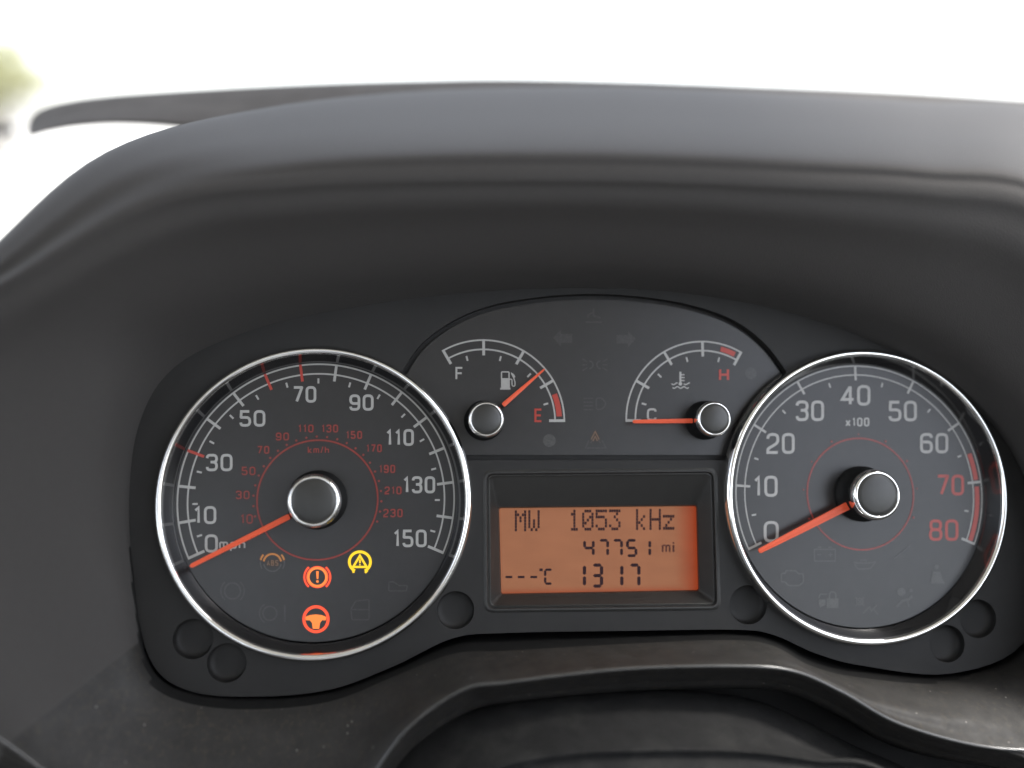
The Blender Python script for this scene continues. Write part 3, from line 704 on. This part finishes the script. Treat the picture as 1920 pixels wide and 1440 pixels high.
gs(lambda a: (fill(a, [(1550,1122),(1572,1122),(1572,1140),(1550,1140)], 0), stroke(a, [(1555,1122),(1555,1110),(1567,1110),(1567,1122)], 3, 0, False, 6),
              stroke(a, [(1535,1122),(1538,1114),(1551,1114)], 2.5, 0), fill(a, [(1535,1124),(1548,1124),(1548,1134),(1538,1139),(1535,1133)], 0)), 'unlit padlock and car symbol')
gs(lambda a: (stroke(a, circ(1612,1128,6,n=12), 2.5, 0, True), stroke(a, [(1604,1120),(1620,1136)], 2.5, 0), stroke(a, [(1620,1120),(1604,1136)], 2.5, 0),
              stroke(a, [(1618,1150),(1630,1138),(1634,1146),(1644,1134)], 3, 0), stroke(a, [(1636,1140),(1646,1152)], 2.5, 0)), 'unlit crossed symbol')
gs(lambda a: (fill(a, circ(1690,1110,8,n=14), 0), stroke(a, [(1681,1138),(1692,1126),(1704,1124),(1710,1117)], 5, 0, False, 3), stroke(a, [(1701,1126),(1704,1138)], 3.5, 0), fill(a, circ(1708,1107,3.5,n=10), 0)), 'unlit airbag symbol of a seated figure')
gs(lambda a: (fill(a, circ(1756,1063,4.5,n=10), 0), fill(a, [(1749,1072),(1763,1072),(1768,1088),(1772,1094),(1745,1094),(1746,1086)], 0)), 'unlit seat belt figure symbol')
sym(tach, M['ghost'], lambda a: (stroke(a, [(1676,1048),(1706,1023)], 2, 0),), 'unlit thin slanting line symbol')

# small gauges
for par, c, a0, a1 in ((fuel, cf, 120, 0), (temp, ct, 180, 60)):
    scale(par, c, a0, a1, 4, 131.2, maj=25, r_in=15.2, mn=(108.6, 100.6), lw=2.6, wmaj=4.4)
    hub(par, c, 28.6, 36, 54.6)
o = Acc(); o.add(arc_band(cf, 118.6, 127.4, 20.5, 3.2, .7)); meshobj('red_zone', o.v, o.f, M['red'], fuel)
o = Acc(); o.add(arc_band(ct, 118.6, 127.0, 75.5, 63.5, .7)); meshobj('red_zone', o.v, o.f, M['red'], temp)
ink('letter', M['white'], fuel, lambda a: text(a, 'F', 854, 868.5, 688, 712.5, 3.4, 0))
ink('letter', M['red'], fuel, lambda a: text(a, 'E', 1002, 1017, 766, 791.5, 3.8, 0))
ink('letter', M['red'], temp, lambda a: text(a, 'H', 1348, 1367, 690.5, 714.5, 4.2, 0))
ink('letter', M['white'], temp, lambda a: text(a, 'C', 1213, 1231, 765.5, 789, 3.8, 0))
needle(fuel, (943,760), (1021,692), 9.5, 3.6, 22, cf, 28)
needle(temp, (1300,789), (1186,790.5), 9.5, 7, 22, ct, 28)
def pump(a):
    fill(a, [(939.5,709),(956,709),(956,727),(957,727),(957,730.5),(937.8,730.5),(937.8,727),(939.5,727)], 0)
    stroke(a, [(940.3,710),(940.3,697.3),(954.5,697.3),(954.5,710)], 2.2, 0, False, 2)
    stroke(a, [(956,711),(960,711),(960,722),(962,724.5),(965.5,723.5),(965.8,717),(963.5,709),(958.5,699)], 2.0, 0, False, 2.5); fill(a, [(958,698),(963.5,701.5),(966.5,706.5),(962.5,709.5)], 0)
sym(fuel, M['white'], pump, 'white fuel pump symbol')
def therm(a):
    stroke(a, [(1275.8,697),(1275.8,716)], 3.6, 0); fill(a, circ(1275.8,719.5,3.4,n=12), 0)
    for y in (702.5, 708, 713.5): stroke(a, [(1277.4,y),(1283.5,y)], 2, 0)
    wv = lambda x0, x1, y, n: [(x0+(x1-x0)*i/20, y+1.6*sin(n*2*pi*i/20)) for i in range(21)]
    stroke(a, wv(1259,1270.5,719.5,.8), 2, 0); stroke(a, wv(1282,1293.5,719.5,.8), 2, 0); stroke(a, wv(1261,1291.5,726.5,2.5), 2, 0)
sym(temp, M['white'], therm, 'white coolant thermometer symbol')
gp = lambda fn, l, m=M['ghost2']: sym(panel_t, m, fn, l)
gp(lambda a: fill(a, [(1037,633),(1052,618),(1052,626),(1073,626),(1073,643),(1052,643),(1052,650)], 0), 'unlit left turn arrow')
gp(lambda a: fill(a, [(1192,635),(1178,621),(1178,628),(1156,628),(1156,644),(1178,644),(1178,651)], 0), 'unlit right turn arrow')
gp(lambda a: (stroke(a, [(1098,604),(1128,604)], 3, 0), stroke(a, [(1103,596),(1103,590),(1113,586)], 3, 0), stroke(a, [(1113,578),(1113,592),(1126,596)], 3, 0)), 'unlit faint symbol above the turn arrows')
gp(lambda a: (stroke(a, circ(1105,684,7,-90,90,n=10), 3, 0), stroke(a, circ(1126,684,7,90,270,n=10), 3, 0), *[stroke(a, [(1092,684+d),(1101,684+d*.5)], 2.4, 0) for d in (-11, 0, 11)],
              *[stroke(a, [(1139,684+d),(1130,684+d*.5)], 2.4, 0) for d in (-11, 0, 11)]), 'unlit side lamp symbol')
gp(lambda a: (stroke(a, [(1118,746),(1128,746),(1138,757),(1128,768),(1118,768)], 3, 0, True, 8), *[stroke(a, [(1094,y),(1112,y)], 2.6, 0) for y in (747, 754, 761, 768)]), 'unlit headlamp beam symbol')
gp(lambda a: fill(a, circ(1030,826,12,n=24), 0), 'small round spot below the fuel letter', M['ghost'])
gp(lambda a: fill(a, circ(1408,700,11,n=24), 0), 'small round spot beside the letter H', M['ghost2'])
gp(lambda a: (stroke(a, [(1104,826),(1098,840),(1136,840),(1129,826)], 2.6, 0), stroke(a, [(1107,831),(1116,818),(1126,831)], 2.2, 0)), 'dark lower part of a triangle symbol')
gp(lambda a: (stroke(a, [(1108.5,824),(1116,809),(1123.5,824)], 2.4, 0), stroke(a, [(1112,827),(1116,818),(1120,827)], 2.2, 0)), 'dim amber tip of a triangle symbol', M['lit_amber2'])

# ---------------------------------------------------------------- outside: a tree far left
leaf = mat('yellow_green_leaves', (.40, .40, .24), .8, noise=.5, nscale=3); bark = mat('grey_bark', (.34, .31, .27), .9, noise=.3, nscale=8, bump=.5, bscale=30)
cw = W(CAMP); d = ray_world(-15, 135); base = cw+d*14.0
tree = bpy.data.objects.new('tree', None); C.objects.link(tree); tree.location = (base.x, base.y, -1.25)
tree['label'] = 'blurred yellow-green tree in bright light at the far left edge'; tree['category'] = 'tree'
Ht = base.z+1.25
def limb(p, q, r0, r1, n=7):
    p, q = np.array(p, float), np.array(q, float); dd_ = (q-p)/np.linalg.norm(q-p); a_ = np.cross(dd_, (.3, .9, .1)); a_ /= np.linalg.norm(a_); b_ = np.cross(dd_, a_); vs = []
    for s, r in ((0, r0), (.5, (r0+r1)/2*.95), (1, r1)):
        for k in range(n): vs.append(tuple(p+(q-p)*s+r*(a_*cos(2*pi*k/n)+b_*sin(2*pi*k/n))))
    return vs, [(j*n+k, j*n+(k+1) % n, (j+1)*n+(k+1) % n, (j+1)*n+k) for j in range(2) for k in range(n)]
a = Acc(); a.add(limb((-.25,0,0), (-.1,0,Ht*.75), .10, .06))
for k in range(7):
    an = k*2.4; a.add(limb((.03,0,Ht*(.45+.05*k)), (.6*cos(an), .6*sin(an), Ht*(.7+.06*k)), .045, .015))
plain('trunk', a.v, a.f, bark, tree)
a = Acc(); rnd = random.Random(3)
cl = [(rnd.gauss(0, .32), rnd.gauss(0, .32), Ht*.97+rnd.gauss(0, .20)) for _ in range(30)]
for _ in range(4200):
    c = rnd.choice(cl); p = np.array([c[0]+rnd.gauss(0, .11), c[1]+rnd.gauss(0, .11), c[2]+rnd.gauss(0, .09)])
    u_ = np.array([rnd.gauss(0,1) for _ in range(3)]); u_ /= np.linalg.norm(u_); w_ = np.cross(u_, [rnd.gauss(0,1) for _ in range(3)]); w_ /= np.linalg.norm(w_)
    l = .035+.02*rnd.random(); a.add(([tuple(p-u_*l), tuple(p+w_*l*.5), tuple(p+u_*l), tuple(p-w_*l*.5)], [(0,1,2,3)]))
plain('crown', a.v, a.f, leaf, tree)

# wiper arm glimpsed at the left edge
wip = thing('windscreen_wiper', 'thin black wiper arm seen as a short dark line at the left edge', 'wiper', BP(-60, 241, -2200))
p0, p1 = BP(-160, 238, -2300), BP(24, 243, -2300)
v, f = tube([p0, tuple(np.array(p0)*.5+np.array(p1)*.5), p1], 20); meshobj('arm', v, f, M['black'], wip)
v, f = tube([(p0[0], p0[1]-12, p0[2]), (p1[0]-40, p1[1]-10, p1[2])], 6); meshobj('blade', v, f, M['black'], wip)
bpy.context.view_layer.update()
for o in bpy.data.objects:
    if 'org' in o: del o['org']
